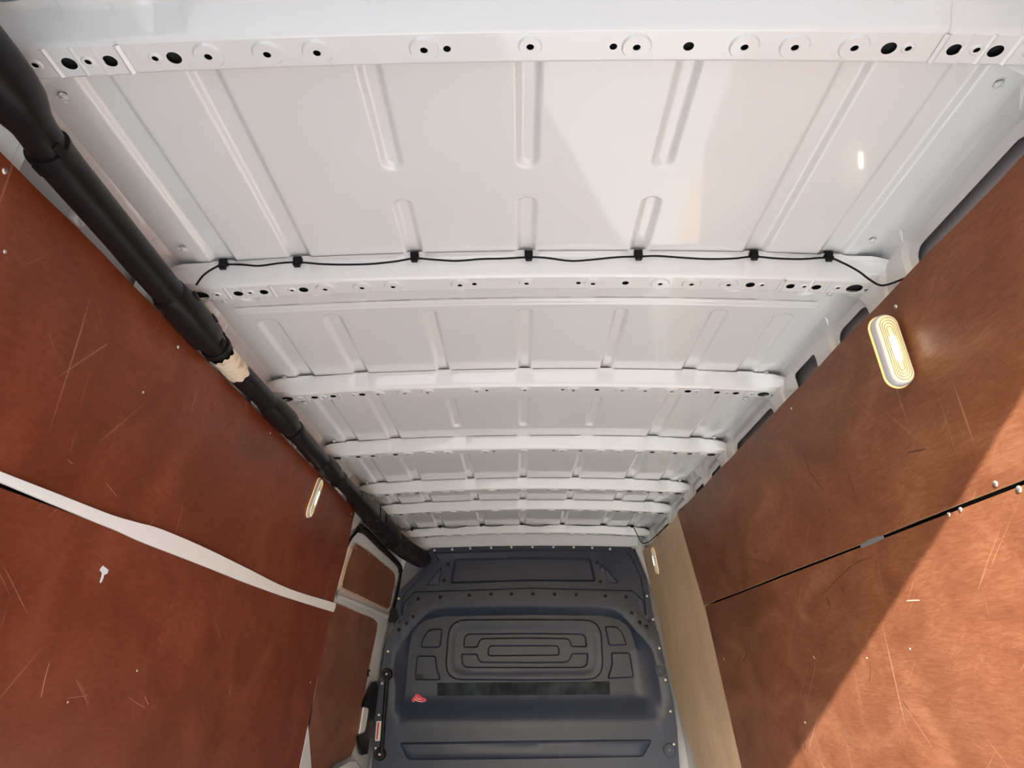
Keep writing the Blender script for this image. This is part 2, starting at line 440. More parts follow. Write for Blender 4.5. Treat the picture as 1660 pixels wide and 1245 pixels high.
def side(sign, name, P):
    root = empty(name, (sign*.80, 2.3, -1.1)); struct(root)
    smax = SB[-1]
    ny = 70; ys = [Y0+(Y1-Y0)*i/ny for i in range(ny+1)]
    outl = [(y, 0) for y in ys]+[(y, smax) for y in ys[::-1]]
    loops = []
    for k in range(1, len(SB)-1):   # crease lines as constraint points
        pass
    for (a, b, zt, r) in OPEN:
        s0 = s_of(zt); s1 = s_of(.52)
        base = [(a, s0), (b, s0), (b, s1), (a, s1)]
        o1 = fillet(offset(base, -.030), .05, 6); o2 = fillet(offset(base, -.020), .042, 6); h = fillet(base, r, 6)
        # keep the press inside the flat face
        cl = lambda P_: [(y, max(s, s_of(.793))) for y, s in P_]
        if abs(a-1.66) < .01: loops += [(h, .000, True)]
        else: loops += [(cl(o1), 0, False), (cl(o2), .009, False), (h, .011, True)]
    V2, dd, tr = None, None, None
    # crease rows
    extra = []
    for k in range(1, len(SB)-1):
        for y in ys[1:-1]: extra.append((y, SB[k]))
    V = []; E = []; D = []
    def addl(Pp, d):
        b = len(V)
        for p in Pp: V.append(Vector(p)); D.append(d)
        for i in range(len(Pp)): E.append((b+i, b+(i+1) % len(Pp)))
    addl(outl, 0)
    for Pp, d, h in loops: addl(Pp, d)
    polys = [l[0] for l in loops]
    for p in extra:
        if not any(inside(p, q) for q in polys): V.append(Vector(p)); D.append(0)
    r = delaunay_2d_cdt(V, E, [], 0, 1e-6); ov, of, orig = r[0], r[2], r[3]
    dep = [max([D[i] for i in o], default=0) if o else 0 for o in orig]
    holes = [l[0] for l in loops if l[2]]
    fc = []
    for f in of:
        c = (sum(ov[i].x for i in f)/3, sum(ov[i].y for i in f)/3)
        if inside(c, outl) and not any(inside(c, h) for h in holes): fc.append(tuple(f))
    VV = []
    for p, d in zip(ov, dep):
        x, z = body(p.y, d); VV.append((sign*x, p.x, z))
    o = mk('cant_rail', VV, fc, WHITE, root, smooth=30)
    # hole in the bay behind the second bow: small round fixing hole, drawn as a recessed plug
    # outer skin
    m = MB()
    px = [(.98, .84), (.99, .5), (1.0, .1), (1.0, -1.15)]
    m.loft([[Vector((sign*x, Y0-.0, z)) for x, z in px], [Vector((sign*x, Y1+.1, z)) for x, z in px]], False, closed=False)
    m.build('outer_skin', INNERGREY, root, 40)
    m = MB()   # inner felt just behind the openings
    m.add([(sign*.768, Y0+.1, .80), (sign*.768, Y1, .80), (sign*.80, Y1, .45), (sign*.80, Y0+.1, .45)], [(0, 1, 2, 3)])
    m.build('cavity_liner', INNERGREY, root)
    for yb in BOWS:
        m = MB(); st = [.764, .75, .735, .70, .62]
        rows_ = []
        for z in st:
            sx, sz = body(s_of(z), 0); w = .060 if z > .755 else .046 if z > .72 else .042; d_ = .010 if z > .74 else .006
            rows_.append([Vector((sign*(sx+.002), yb-w, sz)), Vector((sign*(sx-d_*.8), yb-w+.006, sz)), Vector((sign*(sx-d_), yb-w+.012, sz)), Vector((sign*(sx-d_), yb+w-.012, sz)), Vector((sign*(sx-d_*.8), yb+w-.006, sz)), Vector((sign*(sx+.002), yb+w, sz))])
        m.loft(rows_, True); m.build('bow_foot', WHITE, root, 40)
    # rear corner pillar
    m = MB(); m.prism([(sign*x, Y0, z) for x, z in ((.745, .86), (1.0, .86), (1.0, -1.1), (.94, -1.1), (.87, -.35), (.80, .28))], (0, .06, 0))
    m.build('corner_pillar', WHITE, root, 30)
    return root
wall_r = side(1, 'wall_right', PR)
wall_l = side(-1, 'wall_left', PL)

# rear header
h = MB(); h.prism([(0, .20, .89), (0, .20, .765), (0, .235, .752), (0, .30, .80), (0, .34, .825), (0, .34, .89)], (.98, 0, 0))
h.prism([(0, .20, .89), (0, .20, .765), (0, .235, .752), (0, .30, .80), (0, .34, .825), (0, .34, .89)], (-.98, 0, 0))
struct(h.build('trim_1', WHITE, None, 30))
# floor, ground
f = MB(); f.box((-1.0, .18, -1.125), (1.0, Y1+.1, -1.1)); FLOORM = mat('grey_floor', (.47, .50, .515), .5)
struct(f.build('floor', FLOORM))
g = MB(); g.add([(-60, -60, -1.72), (60, -60, -1.72), (60, 60, -1.72), (-60, 60, -1.72)], [(0, 1, 2, 3)])
GM = mat('asphalt', (.22, .21, .20), .9); gn = N(GM, 'ShaderNodeTexNoise', Scale=8.0); gr = ramp(GM, [(.3, (.10, .10, .105)), (.7, (.14, .14, .145))]); L(GM, gn.outputs['Fac'], gr.inputs[0]); L(GM, gr.outputs[0], bsdf(GM).inputs['Base Color'])
struct(g.build('ground', GM))
hx = [-.70+.07*i for i in range(21)]
hm = MB(); hm.loft([[Vector((x, yy, zz-KA*x*x*kk)) for yy, zz, kk in ((4.262, .8215, 1), (4.30, .812, 1), (4.345, .780, 1), (4.372, .762, 1), (4.384, .751, .8), (4.392, .748, .7), (4.43, .738, .7))] for x in hx], False, closed=False)
hm.build('front_header', WHITE2, ceiling, 50)
# unseen cap added behind the bulkhead, shuts the front against daylight
f = MB(); f.add([(-1.0, Y1+.08, -1.15), (1.0, Y1+.08, -1.15), (1.0, Y1+.08, .9), (-1.0, Y1+.08, .9)], [(0, 1, 2, 3)])
struct(f.build('front_light_cap', INNERGREY))

# ================================================================== plywood lining
def slab(name, P, poly, t, m, label, zin=0, parent=None):
    """poly in (y, z) on the lining plane"""
    s = 1 if P is PR else -1
    n = wnormal(P, sum(z for y, z in poly)/len(poly))
    pts = [Vector((prof(P, z), y, z))-n*zin for y, z in poly]
    mb = MB(); mb.prism(pts, -n*t, 0, 1)
    o = mb.build(name, [m, PLYEDGE], parent)
    if label: tag(o, label, 'panel')
    return o
def wav(a, b, n, amp, f):
    return [(a[0]+(b[0]-a[0])*i/n, a[1]+(b[1]-a[1])*i/n+(amp*sin(i*1.7+f)+amp*.6*sin(i*.61+2*f) if 0 < i < n else 0)) for i in range(n+1)]
YA = .30
pr_u = slab('plywood_panel', PR, wav((YA, .697), (3.28, .700), 30, .0016, .3)+[(3.262, .2875)]+wav((3.24, .2875), (YA, .2885), 12, .0008, 1)[1:], .010, PLY,
            'upper brown plywood sheet above the open seam, with an oval lamp fixed to it')
pr_l = slab('plywood_panel', PR, wav((YA, .279), (3.255, .2815), 24, .0010, 2)+[(3.232, 0), (3.20, -.35)], .010, PLY, None)
# lower sheet follows the wall down to the floor: rebuild it in two flat bands
bpy.data.objects.remove(pr_l)
def lower(P, top, yf, m, label, yb=YA, off=0):
    s = 1 if P is PR else -1
    rows = []; zs = [top, 0.0, -.30, -.7, -1.098]
    inn = []; 
    for z in zs:
        n = wnormal(P, z-.01); x = prof(P, z)
        a = Vector((x, yb, z))-n*off; b = Vector((x, yf(z), z))-n*off
        rows.append((a, b, -n*.010))
    mb = MB()
    k = len(rows)
    for i in range(k-1):
        a0, b0, d0 = rows[i]; a1, b1, d1 = rows[i+1]
        mb.add([a0, b0, b1, a1], [(0, 1, 2, 3)], 0); mb.add([a0+d0, b0+d0, b1+d1, a1+d1], [(3, 2, 1, 0)], 0)
        mb.add([b0, b0+d0, b1+d1, b1], [(0, 1, 2, 3)], 1); mb.add([a0, a0+d0, a1+d1, a1], [(0, 1, 2, 3)], 1)
    a0, b0, d0 = rows[0]; mb.add([a0, b0, b0+d0, a0+d0], [(0, 1, 2, 3)], 1)
    a0, b0, d0 = rows[-1]; mb.add([a0, b0, b0+d0, a0+d0], [(0, 1, 2, 3)], 1)
    o = mb.build('plywood_panel', [m, PLYEDGE], None, 20)
    return tag(o, label, 'panel')
pr_l = lower(PR, .2805, lambda z: 3.25-.06*(.28-z), PLY, 'lower brown plywood sheet under the open seam, partly in bright sunlight')
pl_u = slab('plywood_panel', PL, wav((YA, .667), (3.01, .668), 30, .0014, 1.3)+[(3.05, .50), (3.045, .277)]+[(YA, .277)], .010, PLYL,
            'upper brown plywood sheet between the black duct and the white cover strip')
pl_l = lower(PL, .2665, lambda z: 3.045-.10*(.27-z), PLYL, 'lower brown plywood sheet under the white strip, with a torn paper scrap')
pale = lower(PR, .2805, lambda z: 4.36, PALE, '', 3.19, .014); bpy.data.objects.remove(pale)
mb = MB(); rows = []
for z, yf in ((.70, 4.385), (.28, 4.385), (-.05, 4.37), (-.46, 4.13), (-1.098, 4.0)):
    n = wnormal(PR, z-.01); x = prof(PR, z); rows.append((Vector((x, 3.16, z))-n*.013, Vector((x, yf, z))-n*.013, -n*.009))
for i in range(len(rows)-1):
    a0, b0, d0 = rows[i]; a1, b1, d1 = rows[i+1]
    mb.add([a0, b0, b1, a1], [(0, 1, 2, 3)], 0); mb.add([a0+d0, b0+d0, b1+d1, a1+d1], [(3, 2, 1, 0)], 0)
    mb.add([b0, b0+d0, b1+d1, b1], [(0, 1, 2, 3)], 1)
mb.add([rows[0][0], rows[0][1], rows[0][1]+rows[0][2], rows[0][0]+rows[0][2]], [(0, 1, 2, 3)], 1)
pale = tag(mb.build('plywood_panel', [PALE, PLYEDGE], None, 20), 'narrow pale tan plywood sheet next to the dark bulkhead', 'panel')
# white body pillar that shows in the gap between pale sheet and bulkhead
mb = MB(); mb.prism([(prof(PR, z)+dx, 4.37+.05, z) for z, dx in ((.55, .03), (-.05, .03), (-1.09, .03), (-1.09, .10), (-.05, .10), (.55, .10))], (0, -.30, 0))
mb.build('body_pillar', WHITE, wall_r, 30)

# screws
sm = MB(); rings = []
for r, z in ((.0046, -.001), (.0046, .0004), (.0036, .0016), (.0018, .0021)): rings.append([Vector((r*cos(2*pi*k/10), r*sin(2*pi*k/10), z)) for k in range(10)])
sm.loft(rings)
SCM = mkmesh('screw', sm.V, sm.F, SCREW, smooth=50)
def screw(panel, P, u, v, r=1.0, off=0):
    p = onwall(P, u, v, off); n = wnormal(P, p.z)
    o = bpy.data.objects.new('screw', SCM); lk(o); place(o, p, panel)
    o.rotation_euler = n.to_track_quat('Z', 'Y').to_euler(); o.scale = (r, r, r)
for u, v, r in ((1452, 497, 1), (1614, 784, 1.2), (1283, 662, .7)): screw(pr_u, PR, u, v, r)
for u, v, r in ((1538, 834, 1), (1557, 826, 1), (1652, 793, 1.3), (1305, 1171, .8), (1475, 1052, .6)): screw(pr_l, PR, u, v, r)
for u, v, r in ((8, 277, 1.2), (289, 562, 1.0), (8, 408, .7), (232, 636, .6), (438, 702, .7), (570, 833, .8), (567, 842, .6)): screw(pl_u, PL, u, v, r)
for u, v, r in ((503, 1106, .8), (222, 1087, .6), (110, 1138, .5)): screw(pl_l, PL, u, v, r)
for u, v in ((1053, 947), (1045, 930)): screw(pale, PR, u, v, .9, .013)

# wear: tape over the open seam, dark gouges, pale chips
MARK = mat('dark_gouge', (.035, .014, .008), .6); CHIP = mat('pale_chip', (.62, .45, .28), .7); CLEARTAPE = mat('grey_tape', (.15, .155, .18), .3); CHIP2 = mat('dull_scratch', (.36, .19, .11), .7)
def mark(panel, P, px, w, m, name='scuff_mark'):
    pts = [onwall(P, u, v, -.0006) for u, v in px]; n = wnormal(P, pts[0].z); rows = []
    for i, p in enumerate(pts):
        t = (pts[min(i+1, len(pts)-1)]-pts[max(i-1, 0)]).normalized(); b = t.cross(n); ww = w*(.25+.75*sin(pi*(i+.5)/len(pts)))
        rows.append([p-b*ww, p+b*ww, p+b*ww-n*.0009, p-b*ww-n*.0009])
    mb = MB(); mb.loft(rows); mb.build(name, m, panel)
mark(pr_l, PR, [(1395, 886), (1412, 878), (1432, 870)], .006, CLEARTAPE, 'tape_piece')
mark(pr_l, PR, [(1330, 968), (1352, 944), (1372, 924), (1392, 910), (1410, 905)], .0007, MARK)
for px, w in (([(1340, 968), (1343, 976), (1346, 985)], .0026), ([(1364, 951), (1366, 957), (1370, 962)], .0011), ([(1464, 1136), (1468, 1144), (1473, 1150)], .0012), ([(1365, 1172), (1370, 1190), (1376, 1208), (1380, 1207)], .0009), ([(1300, 1195), (1305, 1208), (1304, 1215)], .0011), ([(1410, 1072), (1411, 1090), (1409, 1105)], .0008), ([(1420, 908), (1421, 915)], .0012), ([(1205, 1072), (1211, 1061)], .0018), ([(1181, 1105), (1186, 1115)], .0012)): mark(pr_l, PR, px, w, MARK)
for px, w in (([(1470, 974), (1490, 973)], .0013), ([(1318, 1064), (1321, 1068)], .0014), ([(1172, 1066), (1174, 1070)], .0016), ([(1404, 1066), (1406, 1067)], .0014)): mark(pr_l, PR, px, w, CHIP)
for px, w in (([(1472, 734), (1485, 731), (1500, 728)], .0011), ([(1375, 770), (1382, 790), (1389, 812)], .0007), ([(1301, 730), (1312, 765), (1335, 795)], .0006), ([(1345, 824), (1346, 832)], .0008), ([(1190, 903), (1225, 908), (1255, 917)], .0006), ([(1224, 893), (1226, 897)], .0014)): mark(pr_u, PR, px, w, MARK)
for px, w in (([(277, 980), (280, 987)], .0009), ([(223, 1085), (224, 1089)], .0014), ([(372, 1128), (374, 1110)], .0006), ([(110, 1132), (140, 1128)], .0007), ([(80, 1075), (72, 1105), (67, 1130)], .0010), ([(210, 1131), (225, 1142), (236, 1147)], .0008), ([(235, 1130), (241, 1142)], .0012)): mark(pl_l, PL, px, w*.7, CHIP2)
for px, w in (([(172, 783), (190, 805)], .0007), ([(110, 745), (118, 752)], .0007)): mark(pl_u, PL, px, w*.7, CHIP2)

# ================================================================== white cover strip between the left sheets
up = [(-60, 740), (0, 764), (100, 803), (160, 827), (190, 838), (225, 848), (260, 858), (330, 888), (400, 922), (470, 955), (545, 978)]
dn = [(-60, 756), (0, 781), (100, 823), (160, 848), (190, 860), (225, 876), (260, 890), (330, 917), (400, 945), (470, 970), (541, 992)]
A = spline([onwall(PL, u, v, -.007) for u, v in up], 4); B = spline([onwall(PL, u, v, -.006) for u, v in dn], 4)
A = [a+Vector((.004*sin(min(1, max(0, (a.y-1.2)/1.3))*pi), 0, 0)) for a in A]
mb = MB(); d = Vector((-.0045, 0, 0))
mb.loft([[a, (a+b)/2+Vector((.0018, 0, 0)), b, b+d, a+d] for a, b in zip(A, B)], True)
tag(mb.build('cover_strip', PVC, None, 40), 'long white plastic cover strip over the seam between two brown plywood sheets', 'trim strip')
# torn scrap on the lower left sheet
p = [onwall(PL, u, v, -.0012) for u, v in ((167, 917), (176, 924), (174, 930), (169, 932), (167, 939), (164, 945), (162, 944), (165, 935), (166, 929), (162, 924))]
SCR = mat('paper_white_blue', (.75, .77, .8), .7); sn = N(SCR, 'ShaderNodeTexNoise', Scale=260.0); sr = ramp(SCR, [(.5, (.78, .79, .8)), (.62, (.25, .45, .7))]); L(SCR, sn.outputs['Fac'], sr.inputs[0]); L(SCR, sr.outputs[0], bsdf(SCR).inputs['Base Color'])
mb = MB(); mb.prism(p, (-.0009, 0, 0)); tag(mb.build('torn_sticker', SCR), 'torn white and blue paper scrap stuck on brown plywood', 'sticker')

# ================================================================== lamps
GREYP = mat('grey_lamp_body', (.42, .44, .50), .3, coat=.3)
def emis(name, col, s, base=(.9, .8, .55)):
    m = mat(name, base, .25); b = bsdf(m); b.inputs['Emission Color'].default_value = (*col, 1); b.inputs['Emission Strength'].default_value = s; return m
RIM = emis('lamp_amber_rim', (1, .62, .18), .55, (.9, .6, .25))
LENS = emis('lamp_lens', (1, .80, .42), .30)
CORE = emis('lamp_core', (1, .93, .76), 9.0)
RIDGE = mat('lamp_lens_ridge', (.42, .34, .22), .18, coat=.5)
def stad(hl, hw, z, n=12):
    P = []
    for k in range(n+1): a = -pi/2+pi*k/n; P.append(Vector((hw*cos(a-pi/2+pi/2) if False else hw*sin(a+pi/2+pi/2) if False else 0, 0, z)))
    P = []
    for k in range(n+1): a = pi*k/n; P.append(Vector((hw*cos(a), hl-hw+hw*sin(a), z)))
    for k in range(n+1): a = pi+pi*k/n; P.append(Vector((hw*cos(a), -(hl-hw)+hw*sin(a), z)))
    return P
def lamp_meshes():
    out = []
    b = MB(); b.loft([stad(.0745, .0265, 0), stad(.0745, .0265, .0028), stad(.0735, .0255, .0040)]); out.append(('base_rim', b, RIM))
    b = MB(); b.loft([stad(.0725, .0248, .0036), stad(.0728, .0250, .010), stad(.0718, .0240, .0155), stad(.0700, .0222, .0178), stad(.0680, .0202, .0180)]); out.append(('body', b, GREYP))
    b = MB(); b.loft([stad(.0682, .0204, .0165), stad(.0682, .0204, .0190), stad(.0660, .0184, .0204), stad(.060, .0125, .0212)]); out.append(('lens', b, LENS))
    b = MB()
    for hl, hw in ((.064, .0166), (.058, .0130), (.052, .0094), (.0455, .0058)):
        b.loft([stad(hl, hw, .0198), stad(hl, hw, .0224), stad(hl-.0013, hw-.0013, .0224), stad(hl-.0013, hw-.0013, .0198)], False)
    out.append(('lens_ridge', b, RIDGE))
    b = MB(); b.loft([stad(.026, .0062, .0205), stad(.026, .0062, .0218), stad(.022, .004, .0226)]); out.append(('led_core', b, CORE))
    return [(n, mkmesh(n, q.V, q.F, m, smooth=35)) for n, q, m in out]
LM = lamp_meshes()
def lamp(P, ua, ub, off, label, tilt=0, zs=1.0):
    a, b = onwall(P, *ua, off), onwall(P, *ub, off); c = (a+b)/2
    n = wnormal(P, c.z); y = (a-b); y = (y-n*y.dot(n)).normalized(); x = y.cross(n)
    if tilt:                                       # swivelled towards the rear opening
        ax = y if n.cross(Vector((0, -1, 0))).dot(y) > 0 else -y
        R_ = Matrix.Rotation(radians(tilt), 3, ax); n2 = R_@n
        c = c+n*(.0268*abs(sin(radians(tilt)))+.003)-n2*(.0204*zs)
        x = y.cross(n2); nn = n2
    else: nn = n; c = c+n*.0005
    e = empty('interior_lamp', c)
    e.rotation_euler = Matrix((x, y, nn)).transposed().to_euler(); e.scale = (1, 1, zs)
    for nm, me in LM:
        o = bpy.data.objects.new(nm, me); lk(o); o.parent = e
    return tag(e, label, 'lamp', 'oval wall lamps')
lamp(PR, (1459, 512), (1492, 610), 0, 'lit oval wall lamp on the brown plywood sheet above the open seam', 86, 1.3)
lamp(PL, (519, 776), (497, 838), 0, 'lit oval wall lamp on the brown plywood sheet beside the black duct', 0, .6)
lamp(PR, (1059, 889), (1067, 928), .013, 'lit oval wall lamp on the pale tan plywood sheet', 0, .6)

# ================================================================== black air duct
duct = empty('air_duct', (-.69, .8, .66))
tag(duct, 'black plastic air duct with couplings running under the roof edge to the bulkhead', 'duct')
DP = [(.20, -.655, .692), (.705, -.664, .692), (.79, -.678, .691), (.94, -.687, .691), (1.10, -.693, .690), (1.24, -.692, .690), (1.36, -.696, .689), (1.46, -.696, .689), (1.66, -.699, .689), (1.86, -.692, .689),
      (2.33, -.694, .689), (2.76, -.687, .689), (3.25, -.676, .680), (3.75, -.682, .675), (4.08, -.660, .672), (4.22, -.628, .664), (4.36, -.585, .655)]
def dpos(y):
    for a, b in zip(DP, DP[1:]):
        if y <= b[0]: t = (y-a[0])/(b[0]-a[0]); return Vector((a[1]+(b[1]-a[1])*t, y, a[2]+(b[2]-a[2])*t))
    return Vector((DP[-1][1], y, DP[-1][2]))
def dring(y, r, n=28, pw=2.0, rx=None, dx=0, dz=0):
    c = dpos(y)+Vector((dx, 0, dz)); P = []
    for k in range(n):
        a = 2*pi*k/n; ca, sa = cos(a), sin(a); q = (abs(ca)**pw+abs(sa)**pw)**(-1/pw)
        P.append(c+Vector(((rx or r)*q*ca, 0, r*q*sa)))
    return P
def dpart(name, prof_, mat_=BLACK, sm_=35, **k):
    mb = MB(); mb.loft([dring(*p[:2], **(p[2] if len(p) > 2 else k)) for p in prof_]); return mb.build(name, mat_, duct, sm_)
fl = dict(pw=2.25)
dpart('duct_outlet', [(.20, .040, fl), (.55, .040, fl), (.64, .040, fl), (.675, .0385, fl), (.705, .034, dict(pw=2.4)), (.735, .0285), (.755, .0272), (.80, .0272)])
dpart('duct_tube', [(.782, .0300), (.783, .0322), (.792, .0322), (.796, .0312), (.83, .0305), (1.20, .0295), (1.30, .0295)])
dpart('duct_coupling', [(1.185, .0300), (1.19, .0325), (1.215, .0335), (1.245, .0370, fl), (1.30, .0370, fl), (1.345, .0370, fl), (1.375, .036, fl), (1.385, .0285), (1.43, .0285)])
dpart('duct_tube', [(1.422, .0305), (1.424, .0325), (1.436, .0325), (1.44, .0285), (1.52, .0272), (1.80, .0272)])
dpart('duct_coupling', [(1.77, .0275), (1.785, .0295), (1.82, .0330, fl), (1.90, .0350, fl), (1.94, .0350, fl), (1.965, .031), (1.98, .028), (2.03, .028)])
dpart('duct_tube', [(1.995, .030), (2.0, .0315), (2.02, .0315), (2.024, .0285), (2.3, .0275), (2.36, .0275)])
dpart('duct_coupling', [(2.33, .028), (2.34, .031), (2.375, .034, fl), (2.45, .0345, fl), (2.485, .033, fl), (2.50, .029), (2.56, .029), (2.565, .0312), (2.585, .0312), (2.59, .028)])
dpart('duct_tube', [(2.57, .0282), (2.8, .0282), (2.98, .0285)])
oc = dict(pw=3.4)
dpart('duct_adapter', [(2.84, .029, dict(pw=2.4)), (2.90, .036, oc), (3.0, .041, oc), (3.11, .043, oc), (3.13, .040, oc), (3.135, .044, oc), (3.26, .045, oc), (3.27, .042, oc)])
rows = []
y = 3.25; i = 0
while y < 4.31:
    big = (i % 2 == 0); rr = .0515 if big else .0485
    if y > 3.72: rr = .054 if big else .046
    rows.append((y, rr)); rows.append((y+(.075 if y < 3.72 and big else .012), rr)); y = rows[-1][0]+.006; i += 1
dpart('duct_hose', rows, BLACK2, 25)
# clips and lugs on the couplings
for yy, ang, rr in ((.80, 250, .031), (.775, 330, .028), (1.40, 200, .031), (1.395, 345, .031), (1.41, 60, .031), (1.99, 200, .030), (1.99, 330, .030), (1.33, 30, .038), (1.215, 200, .034), (1.235, 30, .036), (2.57, 210, .030)):
    c = dpos(yy); a = radians(ang); d = Vector((cos(a), 0, sin(a))); t = Vector((-sin(a), 0, cos(a)))
    mb = MB(); P = [c+d*(rr-.002)+t*sx*.006+Vector((0, sy*.010, 0)) for sx, sy in ((-1, -1), (1, -1), (1, 1), (-1, 1))]
    mb.prism(P, d*.0045); mb.build('duct_clip', BLACK2, duct)
# paper label wrapped round the tube
LAB = mat('cream_paper', (.70, .58, .42), .7); tc = N(LAB, 'ShaderNodeTexCoord'); mp = N(LAB, 'ShaderNodeMapping'); mp.inputs['Scale'].default_value = (45, 130, 45); L(LAB, tc.outputs['Object'], mp.inputs[0])
ns = N(LAB, 'ShaderNodeTexNoise', Scale=1.0, Detail=3.0); L(LAB, mp.outputs[0], ns.inputs['Vector']); rp = ramp(LAB, [(.36, (.46, .36, .25)), (.46, (.74, .63, .47))]); L(LAB, ns.outputs['Fac'], rp.inputs[0]); L(LAB, rp.outputs[0], bsdf(LAB).inputs['Base Color'])
mb = MB(); rin, rout = [], []
for j in range(9):
    row = []; row2 = []
    for k in range(25):
        a = radians(170+205*k/24); y = 1.447+.118*j/8
        if j == 0: y += .005*sin(k*1.9)+.003*sin(k*.7)
        if j == 8: y += .004*sin(k*1.3+1)-(.012 if k > 21 else 0)
        c = dpos(y); rad = .0302 if y > 1.46 else .0332
        rad += .004*max(0, (3-k)/3)
        row.append(c+Vector((cos(a)*rad, 0, sin(a)*rad))); row2.append(c+Vector((cos(a)*(rad-.0006), 0, sin(a)*(rad-.0006))))
    rin.append(row); rout.append(row2)
mb.loft(rin, False, closed=False); lab = mb.build('paper_label', LAB, duct, 50); lab['label'] = 'crumpled cream paper label'
# thin cable bundle under the duct
pts = [dpos(y)+Vector((-.0435+.001*sin(y*9), 0, .008+.004*sin(y*7+1))) for y in [.98+.06*i for i in range(30)]]
mb = MB(); mb.tube(pts, .004, 8)
tag(mb.build('duct_cable', BLACK2, None, 50), 'thin black cable running beneath the black air duct', 'cable')
# white grommets / bosses on the left body next to the duct
for y, z, r in ((.955, .692, .014), (1.31, .70, .02), (1.585, .70, .016), (1.93, .70, .018), (2.16, .69, .012), (2.42, .70, .02), (2.72, .69, .014)):
    x = -.7415; mb = MB()
    mb.loft([[Vector((x+dx, y+q*cos(2*pi*k/18), z+q*sin(2*pi*k/18))) for k in range(18)] for dx, q in ((0, r), (.010, r), (.013, r*.9), (.013, r*.55), (.008, r*.45))])
    mb.build('boss', WHITE2, wall_l, 40)

# ================================================================== cables and clips
def clip(c, parent, s=1):
    mb = MB(); x, y, z = c
    mb.box((x-.0085*s, y-.004, z-.001), (x+.0085*s, y+.008, z+.010)); mb.box((x-.006*s, y-.006, z-.012), (x+.006*s, y+.004, z+.002)); mb.box((x-.0075*s, y-.0075, z-.010), (x+.0075*s, y+.002, z-.005))
    return mb.build('cable_clip', BLACK2, parent)
def wire(name, px, y, label, clips, r, extra=None):
    P = [onY(u, v, y) for u, v in px]
    if extra: P += extra
    mb = MB(); mb.tube(spline(P, 5), r, 8); o = mb.build(name, BLACK2, None, 60); tag(o, label, 'cable')
    for u, v in clips: clip(onY(u, v, y), o)
    return o
c2 = [(362, 428), (482, 424), (672, 416), (857, 414), (1035, 413), (1222, 413), (1343, 415)]
w1 = [(318, 462), (330, 446), (348, 434), (362, 429), (392, 429), (420, 431), (450, 427), (482, 425), (520, 428), (560, 429), (600, 428), (640, 424), (672, 419), (705, 421), (740, 423), (780, 420), (820, 419), (857, 417), (885, 418), (925, 423), (960, 421), (1000, 417), (1035, 416), (1065, 415), (1110, 418), (1150, 420), (1190, 419), (1222, 416), (1260, 419), (1300, 420), (1343, 418), (1368, 427), (1392, 440), (1408, 452), (1425, 462)]
wire('wiring_cable', w1, 1.268, 'thin black cable clipped along the second roof bow from the rear opening', c2, .0022, [onY(1440, 461, 1.26), onX(1462, 453, .735), onX(1475, 447, .745)])
c7 = [(668, 857), (713.5, 852.5), (780, 850), (846, 847.5), (912, 847), (978, 848.5), (1024, 852)]
w7 = [(655, 862), (668, 858), (690, 856), (713, 854), (735, 856), (760, 852), (780, 851.5), (800, 853), (825, 850), (846, 850), (870, 853), (895, 850), (912, 849.5), (945, 852), (978, 851), (1005, 852), (1024, 853), (1031, 863), (1036, 873), (1043, 881)]
wire('wiring_cable', w7, 4.145, 'thin black cable clipped along the roof bow next to the bulkhead', c7, .0026, [onX(1055, 876, .73), onX(1066, 866, .745)])
# white push clips on the roof side flange
cm_ = MB()
for a, b, r0, r1 in ((0, -.003, .0075, .0075), (-.003, -.005, .006, .004), (-.005, -.008, .003, .003)):
    cm_.loft([[Vector((r*cos(2*pi*k/12), r*sin(2*pi*k/12), z)) for k in range(12)] for z, r in ((a, r0), (b, r1))])
for a in (0, pi/2): cm_.add([Vector((cos(a)*x-sin(a)*y, sin(a)*x+cos(a)*y, z)) for x, y, z in ((-.010, -.0015, -.002), (.010, -.0015, -.002), (.010, .0015, -.004), (-.010, .0015, -.004))], [(0, 1, 2, 3)])
PCM = mkmesh('push_clip', cm_.V, cm_.F, WHITE2, smooth=40)
for s in (1, -1):
    for y in (.807, 1.212, 1.425, 1.878, 2.08, 2.47, 2.66, 3.07, 3.30, 3.78, 4.08):
        o = bpy.data.objects.new('push_clip', PCM); lk(o); place(o, (s*.6935, y, .8055), wall_r if s > 0 else wall_l)
        o.rotation_euler = (0, 0, random.uniform(0, 1.5))

# ================================================================== sliding door (left)
door = empty('door_1', (-.85, 3.7, -1.1)); struct(door, 'white sliding door with two brown plywood inserts')
def DL(u, v, off): return onwall(PL, u, v, off)
def psheet(px, off, t, name, mats, parent, smooth=30, ms=1):
    P = [DL(u, v, off) for u, v in px]; mb = MB(); mb.prism(P, (-t, 0, 0), 0, ms); return mb.build(name, mats, parent, smooth)
frame_px = [(539, 974), (548, 940), (556, 911), (562, 888), (571, 872), (584, 859), (592, 864), (620, 891), (645, 915), (648, 926), (646, 945), (640, 985), (628, 1045), (615, 1136), (606, 1207), (600, 1300), (470, 1300), (497, 1190), (503, 1150), (512, 1090), (522, 1050), (531, 1005)]
ins_u = [(578, 883), (584, 885), (602, 898), (638, 928), (641, 935), (640, 948), (632, 984), (628, 987), (556, 953), (554, 950), (563, 915), (572, 890)]
ins_l = [(541, 976), (580, 993), (606, 1003), (612, 1010), (611, 1022), (603, 1060), (596, 1095), (590, 1136), (583, 1178), (576, 1208), (569, 1226), (545, 1238), (520, 1262), (494, 1300), (470, 1300), (503, 1165), (515, 1100), (525, 1040), (533, 1002)]
